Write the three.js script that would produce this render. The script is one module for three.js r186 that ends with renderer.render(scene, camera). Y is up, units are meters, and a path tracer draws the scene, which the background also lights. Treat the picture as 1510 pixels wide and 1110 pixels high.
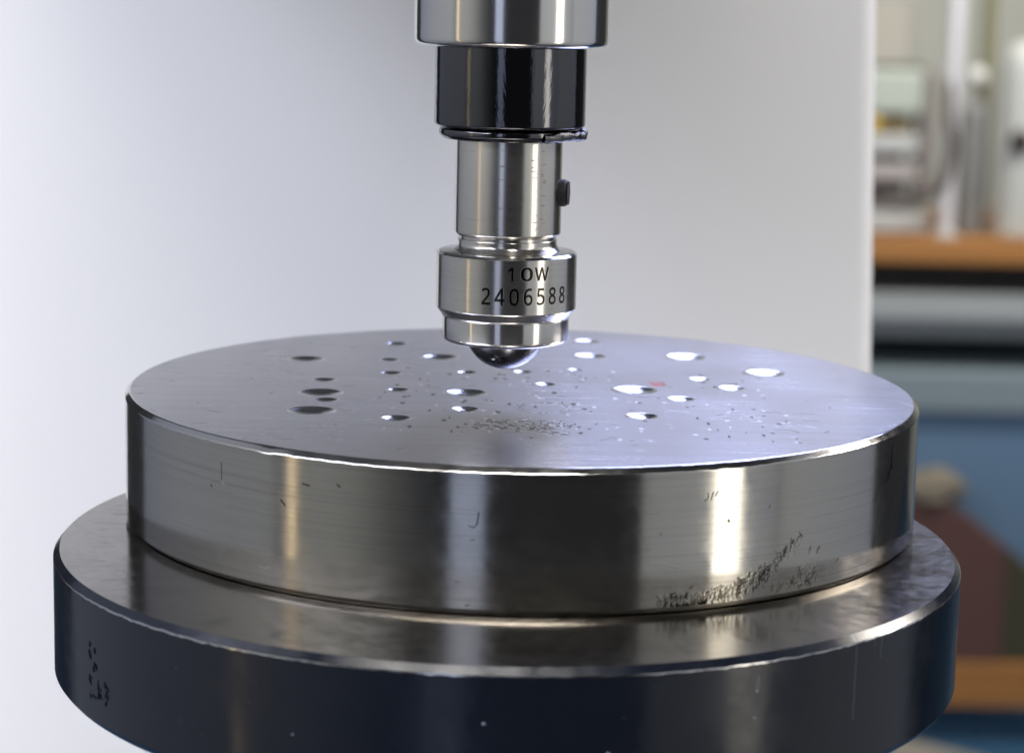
import * as THREE from 'three';
import { RoundedBoxGeometry } from 'three/addons/geometries/RoundedBoxGeometry.js';
import { RectAreaLightUniformsLib } from 'three/addons/lights/RectAreaLightUniformsLib.js';
import { mergeGeometries } from 'three/addons/utils/BufferGeometryUtils.js';
import { ImprovedNoise } from 'three/addons/math/ImprovedNoise.js';

RectAreaLightUniformsLib.init();
const scene = new THREE.Scene();
const mm = 0.001;

// ---------------------------------------------------------------- camera, exposure, lights
const camera = new THREE.PerspectiveCamera(18.85, 1510 / 1110, 0.02, 30);
camera.position.set(-1.329 * mm, 50.239 * mm, 284.785 * mm);
camera.lookAt(-1.329 * mm, 1.2604 * mm, 0);
camera.rotateZ(0.0212);
camera.focus = 0.268;
camera.userData.fStop = 29;

const renderer = new THREE.WebGLRenderer({ antialias: true });
renderer.toneMapping = THREE.LinearToneMapping;
renderer.toneMappingExposure = 1;
renderer.shadowMap.enabled = true;

scene.background = new THREE.Color().setRGB(0.035, 0.036, 0.04);   // the dim rest of the workshop

// each lamp: [name, label, category, position, aim, width, height, colour, radiance, frame]
const LAMPS = {
  ceiling: { at: [-0.15, 1.25, 0.85], to: [0, 0, 0.2], w: 1.0, h: 0.35, color: [1.0, 0.965, 0.93], power: 19 },
  addedLampLeft: { at: [-0.72, 1.15, 0.85], to: [-0.85, 0, 0.7], w: 0.9, h: 0.25, color: [1.0, 0.97, 0.90], power: 15 },  // added lamp out of view, brightens the left wall
  windowLeft: { at: [-1.10, 0.88, 0.58], to: [0.0, 0.0, -0.16], w: 1.3, h: 0.56, color: [0.90, 0.93, 1.10], power: 6.9 },
  windowRight: { at: [1.34, 0.30, 0.84], to: [0, 0.30, 0], w: 0.24, h: 1.7, color: [1.0, 0.95, 0.84], power: 2.2 },
  addedLampRight: { at: [1.10, 0.60, -0.46], to: [0.05, 0, -0.2], w: 0.45, h: 0.28, color: [1.0, 0.93, 0.84], power: 11 },  // added lamp shaped as a window, brightens the right corner of the column
  slotLeft: { at: [-1.16, 0.2, 0.55], to: [0, 0.2, 0], w: 0.05, h: 1.5, color: [1.0, 0.78, 0.48], power: 1.0 },
  skylight: { at: [0.52, 1.15, -1.25], to: [0.02, 0, 0.0], w: 1.3, h: 0.9, color: [0.55, 0.62, 1.06], power: 6.2 },
  back: { at: [1.0, 0.75, -3.05], to: [0.85, -0.55, -3.9], w: 1.2, h: 0.3, color: [1.0, 0.98, 0.93], power: 9.5 },  // added lamp out of view, lights the bench area behind
};

// ---------------------------------------------------------------- helpers
let seed = 7;
const rnd = () => { seed = (seed * 1664525 + 1013904223) >>> 0; return seed / 4294967296; };
const rr = (a, b) => a + (b - a) * rnd();
const perlin = new ImprovedNoise();
const names = new Map();
function numbered(n) { const k = names.get(n) ?? 0; names.set(n, k + 1); return k ? n + '_' + String(k).padStart(3, '0') : n; }
function thing(name, label, category, pos = [0, 0, 0], group) {
  const g = new THREE.Group(); g.name = numbered(name); g.position.set(...pos);
  g.userData = { label, category }; if (group) g.userData.group = group;
  scene.add(g); return g;
}
function part(name, geo, mat, parent, label) {
  const m = new THREE.Mesh(geo, mat); m.name = name; m.castShadow = m.receiveShadow = true;
  if (label) m.userData.label = label;
  parent.add(m); return m;
}
function structure(name, geo, mat) { const m = part(name, geo, mat, scene); m.userData.kind = 'structure'; return m; }
const V = (c) => new THREE.Color().setRGB(...c);

// corners [r, y, fillet] of a turned profile (mm) -> polyline with rounded corners
function rounded(pts, n = 5) {
  const out = [];
  pts.forEach((p, i) => {
    if (!p[2] || i === 0 || i === pts.length - 1) { out.push([p[0], p[1]]); return; }
    const a = new THREE.Vector2(...pts[i - 1].slice(0, 2)), b = new THREE.Vector2(p[0], p[1]), c = new THREE.Vector2(...pts[i + 1].slice(0, 2));
    const u = a.clone().sub(b), v = c.clone().sub(b), k = Math.min(p[2], u.length() * 0.48, v.length() * 0.48);
    u.setLength(k); v.setLength(k);
    for (let s = 0; s <= n; s++) {
      const t = s / n, q = b.clone().addScaledVector(u, (1 - t) ** 2).addScaledVector(v, t * t);
      out.push([q.x, q.y]);
    }
  });
  return out;
}
// surface of revolution about y; profile in mm from the top centre outwards and down; phi = 0 faces +z
function turn(profile, { segs = 192, from = -Math.PI, to = Math.PI, wobble = null, uvFull = false } = {}) {
  const P = profile.map((p) => [p[0], p[1]]), pos = [], nor = [], uv = [], idx = [];
  const seg = [], len = [0];
  for (let i = 0; i < P.length - 1; i++) {
    const dr = P[i + 1][0] - P[i][0], dy = P[i + 1][1] - P[i][1], l = Math.hypot(dr, dy) || 1e-9;
    seg.push([-dy / l, dr / l]); len.push(len[i] + l);
  }
  const rings = [];                                                    // [profile index, normal]
  const strips = [];
  const rmax = Math.max(...P.map((p) => p[0]));
  const smooth = (a, b) => a[0] * b[0] + a[1] * b[1] > Math.cos(0.5);
  for (let i = 0; i < seg.length; i++) {
    let n0 = seg[i], n1 = seg[i];
    if (i > 0 && smooth(seg[i - 1], seg[i])) n0 = [seg[i][0] + seg[i - 1][0], seg[i][1] + seg[i - 1][1]];
    if (i < seg.length - 1 && smooth(seg[i + 1], seg[i])) n1 = [seg[i][0] + seg[i + 1][0], seg[i][1] + seg[i + 1][1]];
    strips.push([i, n0, i + 1, n1]);
  }
  for (const [i0, n0, i1, n1] of strips) {
    const start = pos.length / 3;
    for (const [i, n] of [[i0, n0], [i1, n1]]) {
      const l = Math.hypot(...n);
      for (let j = 0; j <= segs; j++) {
        const f = from + (to - from) * j / segs; let [r, y] = P[i];
        if (wobble) { const w = wobble(f, i, r, y); r += w[0]; y += w[1]; }
        pos.push(r * mm * Math.sin(f), y * mm, r * mm * Math.cos(f));
        nor.push(n[0] / l * Math.sin(f), n[1] / l, n[0] / l * Math.cos(f));
        if (uvFull) uv.push((f + Math.PI) / (2 * Math.PI), 1 - len[i] / len[len.length - 1]);
        else uv.push(f * rmax * mm, -len[i] * mm);
      }
    }
    for (let j = 0; j < segs; j++) {
      const a = start + j, b = a + segs + 1;
      idx.push(a, b, b + 1, a, b + 1, a + 1);
    }
  }
  const g = new THREE.BufferGeometry();
  g.setAttribute('position', new THREE.Float32BufferAttribute(pos, 3));
  g.setAttribute('normal', new THREE.Float32BufferAttribute(nor, 3));
  g.setAttribute('uv', new THREE.Float32BufferAttribute(uv, 2));
  g.setIndex(idx);
  return g;
}
function box(w, h, d, r = 0.003) { return new RoundedBoxGeometry(w, h, d, 3, Math.min(r, w / 2.1, h / 2.1, d / 2.1)); }
const moved = (g, x, y, z) => { g.translate(x, y, z); return g; };

// ---------------------------------------------------------------- textures
function canvas(w, h, paint, srgb = true) {
  const c = document.createElement('canvas'); c.width = w; c.height = h;
  const x = c.getContext('2d'); paint(x, w, h);
  const t = new THREE.CanvasTexture(c); t.wrapS = t.wrapT = THREE.RepeatWrapping;
  if (srgb) t.colorSpace = THREE.SRGBColorSpace;
  return t;
}
function data(w, h, f) {
  const a = new Uint8Array(w * h * 4);
  for (let y = 0; y < h; y++) for (let x = 0; x < w; x++) {
    const v = Math.max(0, Math.min(255, f(x, y) * 255)); const o = (y * w + x) * 4;
    a[o] = a[o + 1] = a[o + 2] = v; a[o + 3] = 255;
  }
  const t = new THREE.DataTexture(a, w, h); t.magFilter = THREE.LinearFilter; t.wrapS = t.wrapT = THREE.RepeatWrapping; t.needsUpdate = true;
  return t;
}
const white = (n) => Array.from({ length: n }, rnd);
// fine circumferential tool marks: rows of one height with slow drift along the row
const rowsA = white(512), rowsB = white(64);
const turning = data(256, 512, (x, y) => 0.5 + 0.38 * (rowsA[y] - 0.5) + 0.3 * (rowsB[y >> 3] - 0.5) + 0.25 * perlin.noise(x / 40, y / 3, 2.5));
// blotchy wear for roughness
const blotch = data(512, 512, (x, y) => {
  const a = x / 512 * Math.PI * 2, b = y / 512 * Math.PI * 2;
  const n = (s, o) => perlin.noise(Math.cos(a) * s + o, Math.sin(a) * s + Math.cos(b) * s * 0.7, Math.sin(b) * s + o);
  return 0.62 + 0.22 * n(2.2, 3) + 0.2 * n(6, 11) + 0.14 * n(17, 5) + 0.08 * (rnd() - 0.5);
});
const soft = data(512, 512, (x, y) => {
  const a = x / 512 * Math.PI * 2, b = y / 512 * Math.PI * 2;
  return 0.9 + 0.07 * perlin.noise(Math.cos(a) * 1.6 + 4, Math.sin(a) * 1.6 + Math.cos(b), Math.sin(b) + 1) + 0.05 * (rnd() - 0.5);
});
const worn = data(512, 512, (x, y) => {
  const a = x / 512 * Math.PI * 2, b = y / 512 * Math.PI * 2, n = (s, o) => perlin.noise(Math.cos(a) * s + o, Math.sin(a) * s + Math.cos(b) * s * 0.7, Math.sin(b) * s + o);
  return 0.72 + 0.16 * n(3, 5) + 0.16 * n(9, 2) + 0.1 * n(24, 8) + 0.06 * (rnd() - 0.5);
});
const ground = data(512, 512, (x, y) => { const a = x / 512 * Math.PI * 2; return 0.88 + 0.07 * perlin.noise(Math.cos(a) * 0.7, Math.sin(a) * 0.7, y / 5) + 0.10 * perlin.noise(Math.cos(a) * 1.5 + 3, Math.sin(a) * 1.5, Math.sin(y / 512 * Math.PI * 2) * 1.5) + 0.04 * (rnd() - 0.5); });
const grain = data(256, 256, () => rnd());
const rep = (t, x, y) => { const c = t.clone(); c.repeat.set(x, y); c.needsUpdate = true; return c; };

// ---------------------------------------------------------------- materials
function metal(color, roughness, extra = {}) {
  return new THREE.MeshPhysicalMaterial({ color: V(color), metalness: 1, roughness, ...extra });
}
function paint(color, roughness = 0.5, extra = {}) {
  return new THREE.MeshPhysicalMaterial({ color: V(color), metalness: 0, roughness, ...extra });
}
const STEEL = [0.50, 0.485, 0.455];
const M = {
  chrome: metal([0.60, 0.59, 0.57], 0.17, { bumpMap: rep(turning, 30, 40), bumpScale: 1.5e-6, roughnessMap: rep(soft, 25, 25), anisotropy: 0.6, anisotropyRotation: Math.PI / 2 }),
  shank: metal([0.58, 0.555, 0.51], 0.25, { bumpMap: rep(turning, 60, 90), bumpScale: 2e-6, roughnessMap: rep(soft, 30, 30), anisotropy: 0.6, anisotropyRotation: Math.PI / 2 }),
  ball: metal([0.17, 0.17, 0.185], 0.07),
  dent: metal([0.52, 0.52, 0.53], 0.17, { roughnessMap: rep(blotch, 160, 160), bumpMap: rep(blotch, 260, 260), bumpScale: 1.2e-5 }),
  blackGloss: metal([0.095, 0.095, 0.103], 0.07, { bumpMap: rep(blotch, 90, 40), bumpScale: 1.4e-5 }),
  blackScrew: paint([0.004, 0.004, 0.005], 0.7),
  chamfer: metal([0.50, 0.49, 0.47], 0.2, { roughnessMap: rep(blotch, 20, 20) }),
  panel: paint([0.80, 0.80, 0.81], 0.42, { bumpMap: rep(blotch, 14, 14), bumpScale: 3e-5 }),
  trim: paint([0.84, 0.83, 0.80], 0.25),
  greyPaint: paint([0.30, 0.31, 0.31], 0.5),
};

// --- hardness block, top face: ground finish with scratches, stipple and a faint red spot (100 mm across 2048 px)
const PX = 2048 / 100, tx = (x) => 1024 + x * PX, tz = (z) => 1024 + z * PX;
function plateMarks(c, dark, light, mode) {
  seed = 4242;
  const dab = (x, z, rx, rz, style) => { c.fillStyle = style; c.beginPath(); c.ellipse(tx(x), tz(z), rx * PX, rz * PX, 0, 0, 7); c.fill(); };
  const stroke = (x, z, dx, dz, w, style) => { c.strokeStyle = style; c.lineWidth = w * PX; c.lineCap = 'round'; c.beginPath(); c.moveTo(tx(x), tz(z)); c.quadraticCurveTo(tx(x + dx * 0.5 + rr(-0.2, 0.2)), tz(z + dz * 0.5 + rr(-0.3, 0.3)), tx(x + dx), tz(z + dz)); c.stroke(); };
  // short handling scratches and nicks
  for (let i = 0; i < 190; i++) {
    const a = rr(0, 6.28), r = 47 * Math.sqrt(rnd()), x = r * Math.cos(a), z = r * Math.sin(a);
    stroke(x, z, rr(-1.7, 1.7), rr(-1.3, 1.3), rr(0.08, 0.22), rnd() < 0.55 ? dark : light);
  }
  for (let i = 0; i < 190; i++) {
    const x = rr(-18, 32), z = rr(-14, 34);
    dab(x, z, rr(0.1, 0.34), rr(0.2, 0.9), rnd() < 0.5 ? dark : light);
  }
  for (let i = 0; i < 26; i++) stroke(rr(16, 34), rr(12, 26), rr(0.6, 2.6), rr(-0.8, 1.2), rr(0.1, 0.22), rnd() < 0.5 ? dark : light);
  // stippled fretting around (0.5, 25.5), bright scraped patch at (3.7, 30.5)
  for (let i = 0; i < 210; i++) { const a = rr(0, 6.28), r = 6.4 * rnd() * 0.5 + 3.2 * Math.sqrt(rnd()); dab(0 + r * Math.cos(a) * 1.2, 25.8 + r * Math.sin(a) * 0.62, rr(0.06, 0.24), rr(0.1, 0.55), rnd() < 0.6 ? dark : light); }
  for (let i = 0; i < 60; i++) stroke(3.7 + rr(-2, 1.6), 30.5 + rr(-1.6, 1.2), rr(-0.7, 0.7), rr(-0.9, 0.9), rr(0.1, 0.24), rnd() < 0.7 ? light : dark);
  // worn ring under the ball at (2.8, 14.5)
  for (let i = 0; i < 130; i++) { const a = rr(0, 6.28), r = 3.1 + rr(-0.35, 0.35); stroke(2.8 + r * Math.cos(a), 14.5 + r * Math.sin(a) * 1.1, rr(-0.5, 0.5), rr(-0.5, 0.5), rr(0.08, 0.2), rnd() < 0.5 ? light : dark); }
  for (let i = 0; i < 50; i++) { const f = rr(0, 6.28); stroke(48.6 * Math.cos(f), 48.6 * Math.sin(f), rr(-1, 1), rr(-0.6, 0.6), rr(0.1, 0.3), rnd() < 0.5 ? dark : light); }
}
const plateColor = canvas(2048, 2048, (c, w, h) => {
  c.fillStyle = '#c6c6c9'; c.fillRect(0, 0, w, h);
  seed = 99;
  for (let i = 0; i < 5200; i++) { const v = rnd() < 0.5 ? '60,60,62' : '255,255,255'; c.strokeStyle = `rgba(${v},${rr(0.03, 0.13)})`; c.lineWidth = rr(0.6, 1.6); const x = rr(-200, w), y = rr(0, h); c.beginPath(); c.moveTo(x, y); c.lineTo(x + rr(60, 420), y + rr(-7, 7)); c.stroke(); }
  plateMarks(c, 'rgba(28,26,28,0.8)', 'rgba(255,255,255,0.85)');
  c.fillStyle = 'rgba(235,90,100,0.30)';                                  // faint red spot painted into the colour map
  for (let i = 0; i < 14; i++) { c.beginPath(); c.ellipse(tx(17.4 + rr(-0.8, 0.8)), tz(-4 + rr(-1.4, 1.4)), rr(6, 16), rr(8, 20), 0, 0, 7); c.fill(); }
});
const plateBump = canvas(2048, 2048, (c, w, h) => {
  c.fillStyle = '#808080'; c.fillRect(0, 0, w, h);
  seed = 99;
  for (let i = 0; i < 5200; i++) { const v = rnd() < 0.5 ? '0,0,0' : '255,255,255'; c.strokeStyle = `rgba(${v},${rr(0.03, 0.10)})`; c.lineWidth = rr(0.6, 1.6); const x = rr(-200, w), y = rr(0, h); c.beginPath(); c.moveTo(x, y); c.lineTo(x + rr(60, 420), y + rr(-7, 7)); c.stroke(); }
  plateMarks(c, 'rgba(0,0,0,0.9)', 'rgba(255,255,255,0.9)');
}, false);
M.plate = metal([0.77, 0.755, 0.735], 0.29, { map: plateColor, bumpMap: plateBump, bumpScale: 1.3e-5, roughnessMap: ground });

// --- hardness block, side: front 160 mm of arc by 20 mm of height
function sideMaps(color) {
  const W = 2048, H = 256, k = W / 160, kv = H / 20;                     // px per mm
  return canvas(W, H, (c) => {
    const dark = color ? 'rgba(24,22,20,' : 'rgba(0,0,0,', light = color ? 'rgba(255,255,250,' : 'rgba(255,255,255,';
    c.fillStyle = color ? '#ebebeb' : '#808080'; c.fillRect(0, 0, W, H);
    seed = 31;
    const X = (s) => 1024 + s * k, Y = (y) => -y * kv;
    const line = (pts, w, style) => { c.strokeStyle = style; c.lineWidth = w * k; c.lineCap = c.lineJoin = 'round'; c.beginPath(); pts.forEach(([s, y], i) => (i ? c.lineTo(X(s), Y(y)) : c.moveTo(X(s), Y(y)))); c.stroke(); };
    for (let i = 0; i < 900; i++) { const y = rr(0, H), x = rr(-100, W); c.strokeStyle = (rnd() < 0.5 ? dark : light) + rr(0.02, 0.075) + ')'; c.lineWidth = rr(0.5, 1.4); c.beginPath(); c.moveTo(x, y); c.lineTo(x + rr(80, 600), y); c.stroke(); }
    line([[-4.5, -4.2], [-4.7, -5.5], [-5.1, -5.9], [-5.6, -5.7]], 0.11, dark + '0.55)');
    line([[2.85, -9.9], [2.6, -11.6], [2.75, -13.3], [2.55, -14.9]], 0.22, light + '0.9)'); line([[2.5, -11.4], [2.45, -12.9]], 0.4, light + '0.5)'); line([[1.6, -12.2], [1.3, -13.1]], 0.18, light + '0.8)');
    line([[8.7, -9.7], [8.75, -11.5]], 0.16, light + '0.7)');
    line([[14.0, -9.75], [15.6, -9.9], [17.4, -10.5]], 0.12, light + '0.8)');
    line([[20.3, -3.3], [20.7, -3.0], [20.6, -2.5]], 0.16, dark + '0.55)'); line([[21.0, -3.2], [21.3, -2.4]], 0.14, dark + '0.8)'); line([[21.6, -2.8], [21.9, -2.3]], 0.12, dark + '0.7)');
    line([[23.4, -5.7], [23.45, -5.8]], 0.28, dark + '0.9)');
    line([[52.6, -1.0], [52.2, -2.4], [52.5, -3.1], [51.7, -4.0], [51.0, -5.1]], 0.3, dark + '0.8)'); line([[52.0, -3.2], [52.9, -3.8]], 0.25, dark + '0.7)'); line([[51.6, -4], [52.1, -4.9]], 0.25, dark + '0.6)');
    line([[-36.85, -2.1], [-36.8, -4.1]], 0.12, dark + '0.6)'); line([[-36.7, -4.3], [-36.5, -4.4]], 0.4, light + '0.9)');
    line([[-27.8, -5.0], [-27.3, -5.5]], 0.24, dark + '0.6)'); line([[-24.9, -2.8], [-24.0, -2.9]], 0.16, dark + '0.6)'); line([[-31, -12.9], [-30.3, -13.1], [-29.4, -12.9]], 0.2, light + '0.9)');
    line([[-20.5, -2.4], [-20.2, -2.6]], 0.2, dark + '0.6)'); line([[-38.7, -5.0], [-38.5, -5.1]], 0.2, dark + '0.5)');
    for (let i = 0; i < 26; i++) { const s = rr(-60, 60), y = rr(-15, -1.5); line([[s, y], [s + rr(-0.5, 0.5), y + rr(-0.4, 0.4)]], rr(0.08, 0.16), (rnd() < 0.5 ? dark : light) + rr(0.3, 0.6) + ')'); }
    // feathery corrosion creeping up from the lower right edge
    const cluster = (s0, s1, y0, y1, n, hi, lo) => { for (let i = 0; i < n; i++) { const t = rnd(), s = s0 + (s1 - s0) * t + rr(-0.6, 0.6), y = y0 + (y1 - y0) * t + rr(-hi, lo); const w = rr(0.05, 0.12), st = rnd() < 0.45; line([[s, y], [s + rr(-0.25, 0.35), y + rr(0.2, 0.6)], [s + rr(-0.2, 0.6), y + rr(0.4, 0.9)]], w, (st ? dark : light) + rr(0.35, 0.85) + ')'); } };
    cluster(15, 24, -15.2, -14.6, 260, 0.5, 1.2); cluster(22, 29, -15.0, -12.6, 190, 0.9, 1.0); cluster(25, 28.5, -13.9, -12.3, 110, 0.8, 0.8); cluster(28, 32.4, -12.8, -9.8, 80, 0.9, 0.7); cluster(31, 33.2, -11.0, -9.4, 46, 0.6, 0.6); cluster(33, 36, -13.8, -13.6, 50, 1.2, 0.9); cluster(30, 33, -14.6, -14.2, 24, 0.6, 0.8); cluster(35.6, 36.2, -10, -12.4, 14, 0.7, 0.7);
    for (let i = 0; i < 70; i++) { const s = rr(16.5, 21), y = rr(-15.9, -14.6); line([[s, y], [s + rr(-0.4, 0.5), y + rr(-0.2, 0.7)]], rr(0.1, 0.24), dark + '0.7)'); }
  }, color);
}
const sideColor = sideMaps(true), sideBump = sideMaps(false);
for (const t of [sideColor, sideBump]) { t.repeat.set(1 / 0.160, 1 / 0.020); t.offset.set(0.5, 1); }
M.blockSide = metal(STEEL, 0.18, { map: sideColor, bumpMap: sideBump, bumpScale: 1.2e-5, roughnessMap: rep(worn, 9, 9), anisotropy: 0.15, anisotropyRotation: Math.PI / 2 });

// --- anvil: bare top, blued side
const anvilTopColor = canvas(1024, 1024, (c, w, h) => {
  c.fillStyle = '#e4e2de'; c.fillRect(0, 0, w, h); seed = 77;
  for (let i = 0; i < 1500; i++) { c.strokeStyle = `rgba(${rnd() < 0.6 ? '50,46,40' : '255,255,255'},${rr(0.03, 0.14)})`; c.lineWidth = rr(0.5, 2); const x = rr(0, w), y = rr(0, h); c.beginPath(); c.moveTo(x, y); c.lineTo(x + rr(-90, 90), y + rr(-16, 16)); c.stroke(); }
  for (let i = 0; i < 260; i++) { c.fillStyle = `rgba(58,50,42,${rr(0.02, 0.07)})`; c.beginPath(); c.ellipse(rr(0, w), rr(0, h), rr(3, 34), rr(2, 16), rr(-0.3, 0.3), 0, 7); c.fill(); }
  for (let i = 0; i < 160; i++) { const f = rr(0, 6.28), r = rr(440, 462); c.fillStyle = `rgba(40,34,28,${rr(0.04, 0.12)})`; c.beginPath(); c.ellipse(512 + r * Math.cos(f), 512 + r * Math.sin(f), rr(4, 22), rr(2, 9), f, 0, 7); c.fill(); }
});
M.anvilTop = metal([0.35, 0.335, 0.315], 0.25, { map: anvilTopColor, roughnessMap: rep(worn, 1.7, 1.7), bumpMap: rep(grain, 3, 3), bumpScale: 1e-6 });
const anvilSide = (color) => canvas(2048, 256, (c, w, h) => {
  const k = w / 176, kv = h / 18, X = (s) => 1024 + s * k, Y = (y) => -(y + 17.2) * kv;     // 176 mm of arc, y measured from the block's top
  c.fillStyle = color ? '#0b0f17' : '#808080'; c.fillRect(0, 0, w, h); seed = 12;
  const dot = (s, y, r, st, e = 1) => { c.fillStyle = st; c.beginPath(); c.ellipse(X(s), Y(y), r * k, r * k * e, rr(-0.6, 0.6), 0, 7); c.fill(); };
  for (let i = 0; i < 520; i++) dot(rr(-88, 88), rr(-35, -17.2), rr(0.03, 0.13), color ? `rgba(${rnd() < 0.5 ? '96,104,120' : '4,5,8'},${rr(0.05, 0.35)})` : `rgba(${rnd() < 0.5 ? '255,255,255' : '0,0,0'},0.25)`);
  const pit = color ? 'rgba(16,16,18,0.95)' : 'rgba(0,0,0,1)', bare = color ? '#8a909c' : '#909090';
  for (const [s, y] of [[-54.2, -22.1], [-52.9, -22.5], [-54.3, -23.1], [-54.1, -23.4], [-53, -24.1], [-52.5, -24.3], [-53.2, -24.7]]) dot(s, y, rr(0.22, 0.34), pit, 1.6);
  for (let i = 0; i < 26; i++) dot(rr(-54.6, -49.8), rr(-28.2, -25.6), rr(0.1, 0.26), pit, rr(1, 2.6));
  for (const [s, y, r] of [[-1.98, -22.02, 0.16], [26.94, -20.09, 0.12], [26.74, -22.88, 0.12], [10.6, -25.2, 0.2], [-22, -25, 0.1]]) dot(s, y, r, bare);
  c.strokeStyle = color ? 'rgba(70,76,88,0.6)' : '#707070'; c.lineWidth = 0.2 * k;
  for (const [s, y0, y1] of [[40.75, -17.3, -25.5], [45.2, -17.3, -19.6], [44, -17.3, -18.2], [27, -18.4, -20]]) { c.beginPath(); c.moveTo(X(s), Y(y0)); c.lineTo(X(s - 0.1), Y(y1)); c.stroke(); }
}, color);
const PITS = [[-54.2, -22.1], [-52.9, -22.5], [-54.3, -23.1], [-54.1, -23.4], [-53, -24.1], [-52.5, -24.3], [-53.2, -24.7]];
const aC = anvilSide(true), aB = anvilSide(false);
const aS = canvas(2048, 256, (c, w, h) => {                                 // open pits in the finish do not shine
  c.fillStyle = '#fff'; c.fillRect(0, 0, w, h); c.globalCompositeOperation = 'destination-out'; seed = 17;
  const k = w / 176, kv = h / 18, dot = (s, y, r, e) => { c.beginPath(); c.ellipse(1024 + s * k, -(y + 17.2) * kv, r * k, r * k * e, rr(-0.6, 0.6), 0, 7); c.fill(); };
  for (const [s, y] of PITS) dot(s, y, rr(0.3, 0.42), 1.5);
  for (let i = 0; i < 30; i++) dot(rr(-54.6, -49.8), rr(-28.2, -25.6), rr(0.12, 0.32), rr(1, 2.6));
}, false);
for (const t of [aC, aB, aS]) { t.repeat.set(1 / 0.176, 1 / 0.018); t.offset.set(0.5, 1); }
M.anvilSide = paint([1, 1, 1], 0.3, { specularIntensityMap: aS, map: aC, bumpMap: aB, bumpScale: 4e-5, roughnessMap: rep(blotch, 8, 8), ior: 1.45 });
M.wornEdge = metal([0.55, 0.55, 0.56], 0.22, { roughnessMap: rep(blotch, 40, 40) });

// shank: faint columns of short chatter marks left by the lathe
const shankMap = canvas(1024, 512, (c, w, h) => {
  c.fillStyle = '#e4e4e4'; c.fillRect(0, 0, w, h); seed = 61;
  const k = w / 40.3, kv = h / 15;
  for (let i = 0; i < 260; i++) { c.strokeStyle = `rgba(${rnd() < 0.5 ? '20,18,16' : '255,255,255'},${rr(0.03, 0.12)})`; c.lineWidth = rr(0.6, 1.6); const x = rr(-80, w), y = rr(0, h); c.beginPath(); c.moveTo(x, y); c.lineTo(x + rr(40, 260), y); c.stroke(); }
  for (const [a, n] of [[0.35, 16], [1.6, 9], [3.4, 20], [-1.0, 7], [4.6, 10]]) for (let i = 0; i < n; i++) { c.strokeStyle = `rgba(30,27,24,${rr(0.2, 0.55)})`; c.lineWidth = rr(1.4, 3.4); const x = w / 2 + (a + rr(-0.3, 0.3)) * k, y = (3.6 + rr(0, 11)) * kv; c.beginPath(); c.moveTo(x - rr(0.1, 0.45) * k, y); c.lineTo(x + rr(0.1, 0.45) * k, y); c.stroke(); }
});
shankMap.repeat.set(1 / 0.0403, 1 / 0.015); shankMap.offset.set(0.5, 1);
M.shank.map = shankMap; M.shank.color = V([0.72, 0.69, 0.64]);

// ---------------------------------------------------------------- the round steel block with its ball impressions
const AX = -2.25, AZ = 13.6;                                              // the machine's axis, mm
const block = thing('hardness_test_block', 'round bright steel test block pitted with ball impressions, lying on the dark anvil', 'test block');
const DENTS = [[-29.2, -17.7, 2.52], [-17.8, -32.6, 1.63], [-18.0, -18.6, 1.38], [-17.2, -8.0, 1.47], [-25.4, -1.8, 1.52], [-25.1, 7.3, 2.74], [-24.0, 12.3, 1.53], [-25.1, 19.5, 2.83], [-15.6, 4.4, 1.49], [-11.3, -21.7, 2.65], [-7.3, -9.7, 1.43], [-7.1, 5.4, 2.72], [-6.9, 16.5, 1.76], [-14.9, 23.1, 1.83], [0.0, -10.9, 1.35], [9.2, -38.5, 2.0], [9.2, -25.3, 2.35], [7.0, -13.4, 1.13], [2.9, -1.8, 1.39], [22.6, -26.4, 2.88], [32.3, -14.2, 2.77], [14.2, 0.8, 2.89], [23.2, -8.3, 1.51], [26.8, -2.1, 1.79], [19.7, 6.5, 1.78], [14.2, 18.5, 1.95]];
const HS = 56;
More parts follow.
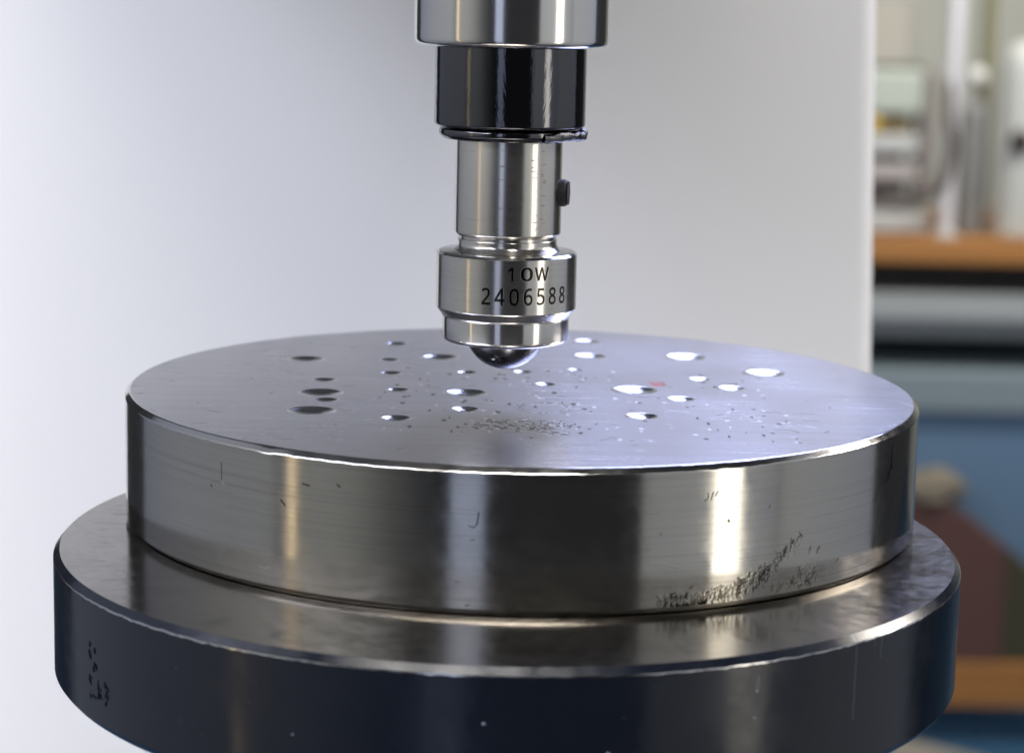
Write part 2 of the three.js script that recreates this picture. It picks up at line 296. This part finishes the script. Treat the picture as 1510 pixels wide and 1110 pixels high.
{
  const out = new THREE.Shape(Array.from({ length: 256 }, (_, j) => { const f = j / 256 * Math.PI * 2; return new THREE.Vector2(49.3 * mm * Math.cos(f), 49.3 * mm * Math.sin(f)); }));
  for (const [x, z, a] of DENTS) {
    const R = a * 1.05;
    out.holes.push(new THREE.Path(Array.from({ length: HS }, (_, j) => { const f = -j / HS * Math.PI * 2; return new THREE.Vector2((x + R * Math.sin(f)) * mm, (-z - R * Math.cos(f)) * mm); })));
  }
  const g = new THREE.ShapeGeometry(out); g.rotateX(-Math.PI / 2);
  const p = g.attributes.position, uv = g.attributes.uv;
  for (let i = 0; i < p.count; i++) uv.setXY(i, p.getX(i) / 0.1 + 0.5, 0.5 - p.getZ(i) / 0.1);
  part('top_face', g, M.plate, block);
  // rim: small broken chamfer with nicks, then the turned side and the lower chamfer
  const chip = (f) => Math.exp(-(((f + 0.595) / 0.028) ** 2));
  const wob = (f, i, r, y) => {
    const n = 0.10 * perlin.noise(f * 34, 2.2, 7) + 0.09 * Math.max(0, perlin.noise(f * 110, 9, 1) - 0.15);
    const c = 0.26 * chip(f) * (0.7 + 0.5 * perlin.noise(f * 160, 4, 4));
    const rough = f > 0.35 && f < 0.85 ? 0.16 * Math.abs(perlin.noise(f * 150, 1, 3)) : 0;
    return [i === 1 ? -0.2 * c : 0, (i < 5 ? -0.3 * n : -n) - c - rough];
  };
  part('rim', turn([[49.3, 0], [49.38, -0.006], [49.45, -0.03], [49.51, -0.075], [49.55, -0.12], [49.88, -0.49], [49.92, -0.535], [49.96, -0.585], [49.985, -0.63], [50, -0.70]], { segs: 900, wobble: (f, i, r, y) => (i === 0 ? [0, 0] : wob(f, i, r, y)) }), M.chamfer, block, 'narrow nicked chamfer round the top of the block');
  part('side', turn([[50, -0.70], [50, -15.55]], { segs: 900, wobble: (f, i, r, y) => (i === 0 ? wob(f, 3, r, y) : [0, 0]) }), M.blockSide, block, 'turned side of the block with scratches and feathery corrosion');
  part('lower_chamfer', turn(rounded([[50, -15.55], [49.85, -15.75, 0.1], [49.35, -16.3, 0.1], [48.9, -16.37], [0, -16.37]]), { segs: 256 }), M.chamfer, block);
  const caps = new Map();
  DENTS.forEach(([x, z, a]) => {
    const key = a.toFixed(2);
    if (!caps.has(key)) {
      const R = a > 1.95 ? 7.6 : 4.2, pr = [], d0 = R - Math.sqrt(R * R - a * a);
      for (let s = 0; s <= 12; s++) { const r = a * s / 12; pr.push([r, (R - Math.sqrt(R * R - r * r)) - d0 + 0.004]); }
      pr.push([a * 1.02, 0.004], [a * 1.05, 0]);
      caps.set(key, turn(pr, { segs: HS }));
    }
    const m = part('impression', caps.get(key), M.dent, block);
    m.position.set(x * mm, 0, z * mm);
  });
}

// ---------------------------------------------------------------- the anvil
{
  const anvil = thing('anvil', 'large dark round anvil with bare steel top and worn bright edge, beneath the block', 'anvil', [-1.45 * mm, 0, 13.6 * mm]);
  const Y = -16.373, R = 54.81;
  const top = turn([[0, Y], [30, Y], [R - 0.75, Y]], { segs: 256 });
  const p = top.attributes.position, uv = top.attributes.uv;
  for (let i = 0; i < p.count; i++) uv.setXY(i, p.getX(i) / 0.112 + 0.5, 0.5 - p.getZ(i) / 0.112);
  part('top_face', top, M.anvilTop, anvil);
  const w = (f, i) => { const n = 0.12 * perlin.noise(f * 30, 5, 2) + 0.16 * Math.max(0, perlin.noise(f * 95, 3, 8) - 0.1); return i === 0 ? [0, 0] : [0, -n]; };
  part('chamfer', turn([[R - 0.75, Y], [R - 0.1, Y - 0.72]], { segs: 900, wobble: w }), M.anvilSide, anvil);
  part('worn_edge', turn([[R - 0.1, Y - 0.72], [R - 0.03, Y - 0.78], [R, Y - 0.88]], { segs: 900, wobble: (f, i) => { const a = w(f, 1); return i < 2 ? a : [0, a[1] + 0.13 * perlin.noise(f * 70, 12, 3)]; } }), M.wornEdge, anvil, 'bright worn edge where the black finish has rubbed off');
  part('side', turn(rounded([[R, Y - 0.88], [R, Y - 14.2], [R - 0.5, Y - 14.9, 0.3], [R - 1.4, Y - 15.6, 0.3], [R - 6, Y - 16], [14, Y - 16]]), { segs: 900, wobble: (f, i) => (i === 0 ? [0, w(f, 1)[1] + 0.13 * perlin.noise(f * 70, 12, 3)] : [0, 0]) }), M.anvilSide, anvil, 'blue-black side of the anvil with a few pits');
  part('stem', turn([[14, Y - 15.9], [14, -120]], { segs: 64 }), M.anvilSide, anvil);
}

// ---------------------------------------------------------------- spindle with its black collar
{
  const s = thing('machine_spindle', 'polished steel machine spindle ending in a glossy black collar, above the indenter', 'spindle', [AX * mm, 0, AZ * mm]);
  part('nose', turn(rounded([[11.54, 175], [11.54, 43.4, 0.9], [9.9, 43.15], [4, 43.15]], 8), { segs: 128 }), M.chrome, s, 'polished round steel nose with rounded lower edge');
  part('collar', turn(rounded([[9.02, 43.4], [9.04, 34.0, 0.35], [8.4, 33.75], [3, 33.75]]), { segs: 128, wobble: (f, i, r) => [i < 2 ? 0 : 0, 0] }), M.blackGloss, s, 'glossy black collar');
  // snap ring: a thin open ring that ends in a thick lug on the right
  part('retaining_ring', turn(rounded([[3, 33.75], [8.35, 33.6, 0.2], [8.5, 32.9, 0.35], [7.9, 32.35, 0.2], [3, 32.3]]), { segs: 128 }), M.blackGloss, s, 'thin black ring under the collar');
  const arc = new THREE.CatmullRomCurve3(Array.from({ length: 12 }, (_, i) => { const f = 0.5 + i * 0.105, r = 8.2 + 0.05 * i * (i / 11); return new THREE.Vector3(r * mm * Math.sin(f), (33.0 - 0.05 * Math.sin(i)) * mm, r * mm * Math.cos(f)); }));
  const tube = new THREE.TubeGeometry(arc, 60, 0.62 * mm, 16, false), tp = tube.attributes.position, tn = tube.attributes.normal;
  for (let i = 0; i < tp.count; i++) { const n = 0.28 * mm * perlin.noise(tp.getX(i) * 900, tp.getY(i) * 1200, tp.getZ(i) * 900); tp.setXYZ(i, tp.getX(i) + tn.getX(i) * n, tp.getY(i) + tn.getY(i) * n, tp.getZ(i) + tn.getZ(i) * n); }
  tube.computeVertexNormals();
  const endCap = box(1.5 * mm, 1.25 * mm, 1.7 * mm, 0.4 * mm); endCap.translate(8.5 * mm, 33.0 * mm, 0.5 * mm);
  part('ring_lug', mergeGeometries([tube.toNonIndexed(), endCap.index ? endCap.toNonIndexed() : endCap]), M.blackGloss, s, 'lumpy lug closing the black ring on its right');
}

// ---------------------------------------------------------------- ball indenter
const engrave = (color) => canvas(2048, 256, (c, w, h) => {
  c.fillStyle = color ? '#f2f2f2' : '#808080'; c.fillRect(0, 0, w, h);
  seed = 5;
  for (let i = 0; i < 500; i++) { c.strokeStyle = `rgba(${rnd() < 0.5 ? '0,0,0' : '255,255,255'},${rr(0.03, 0.09)})`; c.lineWidth = 1; const y = rr(0, h), x = rr(-100, w); c.beginPath(); c.moveTo(x, y); c.lineTo(x + rr(60, 500), y); c.stroke(); }
  c.fillStyle = color ? '#46423d' : '#000'; c.textAlign = 'center'; c.textBaseline = 'middle';
  const at = (ch, deg, y, px, sx, weight) => { c.save(); c.translate(1024 + deg / 360 * 2048, y); c.scale(sx, 1); c.font = `${weight} ${px}px sans-serif`; c.lineWidth = 3; c.strokeStyle = c.fillStyle; c.fillText(ch, 0, 0); c.strokeText(ch, 0, 0); c.restore(); };
  at('1', 4.5, 64, 84, 1.0, 'normal'); at('0', 16.4, 64, 84, 1.4, 'normal'); at('W', 29.6, 64, 84, 1.0, 'normal');
  [...'2406588'].forEach((ch, i) => at(ch, -15.9 + i * 11.25, 170, 106, 0.84, 'normal'));
}, color);
{
  const ind = thing('ball_indenter', 'slim steel ball indenter engraved 10W and 2406588, hanging over the test block', 'indenter', [AX * mm, 0, AZ * mm]);
  part('shank', turn(rounded([[3, 33], [6.4, 32.6, 0.1], [6.42, 21.15, 0.25], [6.05, 20.85], [5.75, 20.8], [5.72, 20.5], [6.0, 20.45, 0.1], [5.95, 19.75, 0.5], [6.6, 19.1]]), { segs: 128 }), M.shank, ind, 'plain round shank with a dark groove at its foot');
  const eC = engrave(true), eB = engrave(false);
  const hm = metal([0.60, 0.58, 0.545], 0.2, { map: eC, bumpMap: eB, bumpScale: 1.5e-5, anisotropy: 0.6, anisotropyRotation: Math.PI / 2 });
  part('shoulder', turn(rounded([[5.8, 19.3], [6.6, 19.15, 0.2], [8.15, 19.0, 0.1], [8.46, 18.7]]), { segs: 128 }), M.chrome, ind);
  part('housing', turn([[8.46, 18.7], [8.46, 12.25]], { segs: 128, uvFull: true }), hm, ind, 'thick band engraved 10W over 2406588');
  part('lower_ring', turn(rounded([[8.46, 12.25], [8.4, 12.1, 0.1], [7.72, 11.25, 0.12], [7.68, 11.0, 0.1], [7.64, 8.25, 0.45], [6.6, 7.95, 0.2], [4.6, 7.9], [3, 7.9]], 6), { segs: 128 }), M.chrome, ind, 'polished lower ring holding the ball');
  const b = new THREE.SphereGeometry(4.95 * mm, 64, 48); b.translate(0, (4.58 + 4.95) * mm, 0);
  part('ball', b, M.ball, ind, 'dark shiny ball at the tip');
  // grub screw on the right of the shank, hex socket in its end
  const hex = new THREE.Shape(Array.from({ length: 40 }, (_, i) => new THREE.Vector2(1.62 * mm * Math.cos(i / 40 * 6.2832), 1.62 * mm * Math.sin(i / 40 * 6.2832))));
  hex.holes.push(new THREE.Path(Array.from({ length: 6 }, (_, i) => new THREE.Vector2(0.8 * mm * Math.cos(-i / 6 * 6.2832), 0.8 * mm * Math.sin(-i / 6 * 6.2832)))));
  const g = new THREE.ExtrudeGeometry(hex, { depth: 1.0 * mm, bevelEnabled: true, bevelSize: 0.7 * mm, bevelThickness: 0.55 * mm, bevelOffset: -0.7 * mm, bevelSegments: 5, curveSegments: 4 });
  const m = part('set_screw', g, M.blackScrew, ind, 'black grub screw standing out of the shank');
  m.rotation.y = 1.42; m.position.set(5.75 * mm * Math.sin(1.42), 26.1 * mm, 5.75 * mm * Math.cos(1.42));
}

// ---------------------------------------------------------------- the machine: white column cover behind, head above
{
  const col = thing('machine_column', 'tall white painted machine column cover filling the picture behind the block', 'machine column', [0.0697, 0.0, -0.16]);
  col.rotation.z = 0.034;
  const cover = new THREE.Shape();                                        // plan outline, front face at z = 0
  cover.moveTo(-0.185, 0); cover.lineTo(-0.0035, 0); cover.absarc(-0.0035, -0.0035, 0.0035, Math.PI / 2, 0, true); cover.lineTo(0, -0.16); cover.lineTo(-0.185, -0.16); cover.closePath();
  const g = new THREE.ExtrudeGeometry(cover, { depth: 0.812, bevelEnabled: false, curveSegments: 10 });
  g.rotateX(-Math.PI / 2); g.scale(1, 1, -1);
  const idx = g.index; if (!idx) { const p = g.attributes.position, n = p.count; for (let i = 0; i < n; i += 3) for (const at of Object.values(g.attributes)) for (let k = 0; k < at.itemSize; k++) { const a = at.array, t = a[(i + 1) * at.itemSize + k]; a[(i + 1) * at.itemSize + k] = a[(i + 2) * at.itemSize + k]; a[(i + 2) * at.itemSize + k] = t; } }
  g.computeVertexNormals(); g.rotateY(0); g.translate(0, -0.75, 0);
  part('cover_panel', g, M.panel, col);
  part('neck', moved(box(0.122, 0.09, 0.15, 0.004), -0.124, 0.095, -0.078), M.greyPaint, col);
  const head = part('head_and_light_block', mergeGeometries([moved(box(0.134, 0.3, 0.15, 0.008), -0.053, 0.152, 0.045), moved(box(0.129, 0.28, 0.27, 0.006), -0.0545, 0.146, -0.166), moved(box(0.03, 0.16, 0.2, 0.006), 0.03, 0.222, 0.05)]), M.greyPaint, col, 'grey machine head overhanging the spindle, with an added block that shades the column');  // narrow third box is added to keep ceiling light off the cover panel
  head.rotation.z = -col.rotation.z;                                      // the head itself stands upright
  head.position.copy(new THREE.Vector3(0, 0.110, 0).sub(col.position).applyAxisAngle(new THREE.Vector3(0, 0, 1), -col.rotation.z));
}

// ---------------------------------------------------------------- lamps and windows
function lampThing(key, name, label, category, depth = 0.03) {
  const L = LAMPS[key], g = thing(name, label, category, L.at);
  g.lookAt(...L.to);                                                      // +z of the group faces the aim
  const e = new THREE.MeshStandardMaterial({ color: 0x111111, emissive: V(L.color), emissiveIntensity: L.power, roughness: 0.6 });
  part(category === 'window' ? 'window_pane' : 'lamp_panel', new THREE.PlaneGeometry(L.w, L.h), e, g);
  const t = Math.min(0.04, L.w * 0.12);
  const fr = [];
  for (const s of [-1, 1]) { fr.push(moved(box(t, L.h + 2 * t, depth, 0.003), s * (L.w / 2 + t / 2 + 0.001), 0, -depth * 0.3)); fr.push(moved(box(L.w, t, depth, 0.003), 0, s * (L.h / 2 + t / 2 + 0.001), -depth * 0.3)); }
  part('frame', mergeGeometries(fr), M.greyPaint, g);
  part('backing', moved(box(L.w + 2 * t, L.h + 2 * t, 0.006, 0.002), 0, 0, -depth * 0.8 - 0.004), M.greyPaint, g);
  const light = new THREE.RectAreaLight(V(L.color), L.power, L.w, L.h);
  light.position.set(0, 0, 0.002); light.rotation.y = Math.PI;            // a light shines along its own -z
  light.name = 'glow'; g.add(light);
  return g;
}
lampThing('ceiling', 'ceiling_light', 'long ceiling light over the front of the machine', 'ceiling light');
lampThing('windowLeft', 'window', 'broad bright window close on the left of the machine', 'window');
lampThing('windowRight', 'window', 'tall narrow window to the right of the machine', 'window');
lampThing('addedLampRight', 'window', 'added window-shaped lamp high on the right, brightening the column edge', 'window');
lampThing('slotLeft', 'window', 'thin sunlit window strip to the left of the machine', 'window');
lampThing('skylight', 'window', 'square cool daylight skylight high behind the right of the machine', 'window');
lampThing('addedLampLeft', 'ceiling_light', 'added unseen ceiling lamp brightening the left wall', 'ceiling light');
lampThing('back', 'ceiling_light', 'added unseen ceiling lamp lighting the workbench in the background', 'ceiling light');

// walls of the workshop that the steel mirrors
const wallPaint = paint([0.46, 0.47, 0.43], 0.7);
structure('wall_left', moved(new THREE.BoxGeometry(0.06, 2.8, 4.4), -1.36, 0.1, 0.9), paint([0.37, 0.38, 0.35], 0.7));
structure('wall_right', moved(new THREE.BoxGeometry(0.06, 2.8, 1.2), 1.62, 0.1, -0.2), wallPaint);
{
  const w = structure('wall_front', moved(new THREE.BoxGeometry(1.31, 2.8, 0.06), 0.095, 0, 0), wallPaint);
  w.position.set(1.40, 0.1, 0.885); w.rotation.y = Math.PI + 1.003;
}
{
  const lk = thing('steel_locker', 'pale blue-grey steel locker standing in front of the machine', 'locker', [-0.38, -1.215, 1.5]);
  lk.rotation.y = Math.PI - 0.27;
  part('body', moved(box(0.22, 2.0, 0.3, 0.004), 0, 1.0, 0), paint([0.52, 0.58, 0.68], 0.5), lk);
  part('door', moved(box(0.2, 1.9, 0.016, 0.004), 0, 1.0, 0.158), paint([0.52, 0.58, 0.68], 0.5), lk);
}

// ---------------------------------------------------------------- background workshop (out of focus)
structure('floor', moved(new THREE.BoxGeometry(6, 0.05, 4.4), 0.5, -1.245, -2.8), paint([0.045, 0.12, 0.22], 0.45, { roughnessMap: rep(blotch, 3, 3) }));
structure('wall_back', moved(new THREE.BoxGeometry(5, 3, 0.08), 0.6, 0.25, -4.75), paint([0.60, 0.61, 0.54], 0.7));
const woodTex = canvas(512, 128, (c, w, h) => { c.fillStyle = '#c98d4c'; c.fillRect(0, 0, w, h); seed = 3; for (let i = 0; i < 260; i++) { c.strokeStyle = `rgba(${rnd() < 0.6 ? '96,56,22' : '232,180,110'},${rr(0.05, 0.25)})`; c.lineWidth = rr(0.5, 2.5); const y = rr(0, h); c.beginPath(); c.moveTo(0, y); c.bezierCurveTo(w / 3, y + rr(-5, 5), w * 0.6, y + rr(-5, 5), w, y + rr(-4, 4)); c.stroke(); } });
const wood = new THREE.MeshPhysicalMaterial({ map: woodTex, color: V([0.85, 0.8, 0.75]), roughness: 0.6 });
{
  const wb = thing('workbench', 'blurred workbench with orange wooden top and blue-grey drawer front at right', 'workbench', [0, 0, -3.7]);
  part('wood_top', moved(box(1.1, 0.043, 0.56, 0.004), 0.95, -0.3915, -0.25), wood, wb, 'orange-brown wooden bench top');
  const grey = paint([0.40, 0.42, 0.42], 0.5), dark = paint([0.03, 0.033, 0.034], 0.6), pale = paint([0.24, 0.30, 0.33], 0.5), blue = paint([0.14, 0.235, 0.36], 0.5);
  part('back_board', moved(box(1.06, 0.72, 0.02), 0.95, -0.80, -0.5), grey, wb);
  part('rail', moved(box(1.06, 0.05, 0.06, 0.006), 0.95, -0.495, -0.03), grey, wb, 'pale grey front rail');
  part('rail', moved(box(1.06, 0.03, 0.05, 0.004), 0.95, -0.536, -0.045), paint([0.26, 0.28, 0.28], 0.5), wb);
  part('shelf', moved(box(1.06, 0.008, 0.42), 0.95, -0.556, -0.27), grey, wb);
  part('drawer', moved(box(1.06, 0.075, 0.46, 0.006), 0.95, -0.647, -0.23), pale, wb);
  part('cabinet', moved(box(1.06, 0.5, 0.46, 0.006), 0.95, -0.937, -0.25), blue, wb, 'blue cabinet front');
  part('foot', moved(box(1.0, 0.027, 0.4, 0.004), 0.95, -1.2015, -0.27), dark, wb);
}
{
  const bm = thing('timber_beam', 'blurred orange timber beam lying on the blue floor at lower right', 'timber beam', [0.9, -1.215, -3.52]);
  part('beam', moved(box(0.8, 0.08, 0.1, 0.005), 0, 0.098, 0), wood, bm);
  for (const x of [-0.34, 0.34]) part('bearer', moved(box(0.09, 0.056, 0.12, 0.003), x, 0.0285, 0), wood, bm);
}
{
  const fp = thing('floor_plank', 'pale beige plank lying on the blue floor in the lower right corner, partly hidden by the anvil', 'plank', [0.70, -1.215, -3.3]);
  fp.rotation.y = -0.7;
  part('plank', moved(box(0.3, 0.03, 0.09, 0.004), 0, 0.018, 0), paint([0.36, 0.33, 0.27], 0.7), fp);
}
{
  const bx = thing('slanted_bin', 'blurred reddish brown bin with sloping top, standing on the timber beam', 'bin', [0, -1.0765, -3.52]);
  const s = new THREE.Shape(); s.moveTo(0.66, 0.0); s.lineTo(0.846, 0.0); s.lineTo(0.846, 0.194); s.lineTo(0.752, 0.266); s.lineTo(0.66, 0.266); s.closePath();
  const g = new THREE.ExtrudeGeometry(s, { depth: 0.09, bevelEnabled: true, bevelSize: 0.003, bevelThickness: 0.003, bevelSegments: 2 }); g.translate(0, 0.004, -0.045);
  part('body', g, paint([0.12, 0.055, 0.045], 0.7), bx);
  const s2 = new THREE.Shape(); s2.moveTo(0.852, 0.0); s2.lineTo(0.99, 0.0); s2.lineTo(0.99, 0.075); s2.lineTo(0.852, 0.189); s2.closePath();
  const g2 = new THREE.ExtrudeGeometry(s2, { depth: 0.09, bevelEnabled: true, bevelSize: 0.003, bevelThickness: 0.003, bevelSegments: 2 }); g2.translate(0, 0.004, -0.05);
  part('side_panel', g2, paint([0.06, 0.055, 0.025], 0.7), bx, 'dark olive side of the bin');
  const rag = thing('cloth_bundle', 'small blurred beige cloth bundle on top of the brown bin beside the block', 'cloth', [0.722, -0.777, -3.5]);
  const q = new THREE.IcosahedronGeometry(0.05, 5), p = q.attributes.position;
  for (let i = 0; i < p.count; i++) { const v = new THREE.Vector3().fromBufferAttribute(p, i), n = 1 + 0.25 * perlin.noise(v.x * 30, v.y * 30, v.z * 30); p.setXYZ(i, v.x * n * 1.05, v.y * n * 0.66, v.z * n * 0.8); }
  q.computeVertexNormals();
  part('bundle', q, paint([0.24, 0.205, 0.15], 0.9), rag);
}
// on the bench: px -> metres at z = -3.7 was measured on the photograph: 1 px = 1.177 mm
{
  const pg = paint([0.52, 0.52, 0.48], 0.5), lg = paint([0.50, 0.51, 0.50], 0.5), dk = paint([0.035, 0.025, 0.02], 0.5), ol = paint([0.20, 0.15, 0.07], 0.6);
  const d = thing('bench_press', 'blurred pale grey bench machine with dark slots, on the wooden workbench', 'bench machine', [0.66, -0.37, -3.8]);
  part('base', moved(box(0.15, 0.036, 0.12, 0.006), 0, 0.019, 0), lg, d);
  part('pedestal', moved(box(0.115, 0.03, 0.09, 0.008), -0.005, 0.052, -0.01), paint([0.30, 0.29, 0.28], 0.5), d);
  part('lower_slot', moved(box(0.09, 0.022, 0.06, 0.006), -0.01, 0.078, 0), dk, d);
  part('table', moved(box(0.11, 0.034, 0.1, 0.006), -0.002, 0.108, 0.0), paint([0.40, 0.37, 0.36], 0.5), d);
  part('slot', moved(box(0.075, 0.014, 0.08, 0.003), -0.01, 0.133, 0.0), dk, d);
  part('crosshead', moved(box(0.11, 0.034, 0.1, 0.006), -0.002, 0.158, 0.0), lg, d);
  part('motor', moved(box(0.05, 0.032, 0.07, 0.006), 0.012, 0.192, 0.0), ol, d, 'olive brown block');
  part('knob', moved(new THREE.SphereGeometry(0.02, 20, 14), -0.032, 0.193, 0.03), paint([0.62, 0.42, 0.08], 0.5), d, 'yellow knob');
  part('hood', moved(box(0.115, 0.08, 0.1, 0.01), 0.0, 0.25, 0.0), paint([0.46, 0.50, 0.43], 0.4), d, 'pale green hood');
  part('guard', moved(box(0.03, 0.24, 0.09, 0.012), 0.072, 0.17, -0.02), paint([0.30, 0.27, 0.25], 0.5), d);
  part('arm', moved(box(0.11, 0.006, 0.05, 0.002), 0.0, 0.296, 0.0), paint([0.12, 0.12, 0.11], 0.5), d);
  const sh = thing('wall_board', 'blurred cream board on the back wall above the bench machine', 'board', [0.76, -0.03, -4.66]);
  part('board', box(0.16, 0.14, 0.02), paint([0.72, 0.69, 0.60], 0.6), sh);
  const hose = thing('rubber_hose', 'blurred dark brown hose looped in front of the grey bench machine', 'hose', [0.70, -0.37, -3.71]);
  part('hose', new THREE.TubeGeometry(new THREE.CatmullRomCurve3([[-0.09, 0.075, 0.0], [-0.05, 0.06, 0.02], [0.01, 0.068, 0.02], [0.05, 0.10, 0.01], [0.062, 0.16, 0], [0.055, 0.22, 0], [0.06, 0.29, -0.01]].map((p) => new THREE.Vector3(...p))), 60, 0.009, 12), paint([0.07, 0.05, 0.045], 0.6), hose);
  const lamp = thing('bracket', 'blurred dark olive upright bracket between the cylinder and the canister', 'bracket', [0.846, -0.37, -3.85]);
  part('upright', moved(box(0.022, 0.46, 0.03, 0.004), 0, 0.232, 0), paint([0.20, 0.19, 0.11], 0.5), lamp); part('foot', moved(box(0.05, 0.005, 0.05, 0.002), 0, 0.0035, 0), lg, lamp);
  const pole = thing('white_pole', 'blurred slim white upright pole on the workbench, right of the bench machine', 'pole', [0.762, -0.37, -3.72]);
  part('pole', moved(new THREE.CylinderGeometry(0.013, 0.013, 0.5, 20), 0, 0.255, 0), paint([0.72, 0.71, 0.74], 0.4), pole);
  part('pole_foot', moved(new THREE.CylinderGeometry(0.022, 0.024, 0.006, 24), 0, 0.004, 0), lg, pole);
  const cyl = thing('gas_cylinder', 'blurred dull grey upright cylinder between the white pole and white canister', 'cylinder', [0.815, -0.37, -3.78]);
  const ct = turn(rounded([[0, 262], [6, 262, 2], [8, 240, 3], [25, 222, 14], [26, 2, 2], [0, 1]]), { segs: 40 });
  part('body', ct, paint([0.22, 0.22, 0.21], 0.5), cyl); part('cap', moved(new THREE.SphereGeometry(0.018, 20, 16), 0, 0.28, 0), paint([0.72, 0.72, 0.68], 0.4), cyl);
  const can = thing('canister', 'blurred white rounded canister with black knob at the right edge', 'canister', [0.892, -0.37, -3.74]);
  part('body', turn(rounded([[0, 345], [20, 345, 8], [38, 325, 16], [42, 300, 10], [42, 3, 3], [0, 1]]), { segs: 48 }), paint([0.56, 0.57, 0.53], 0.4), can);
  part('knob', moved(new THREE.SphereGeometry(0.02, 20, 16), -0.012, 0.172, 0.044), dk, can, 'black round knob');
}
for (const o of scene.children) o.traverse?.((m) => { if (m.isMesh) m.castShadow = m.receiveShadow = true; });
renderer.render(scene, camera);
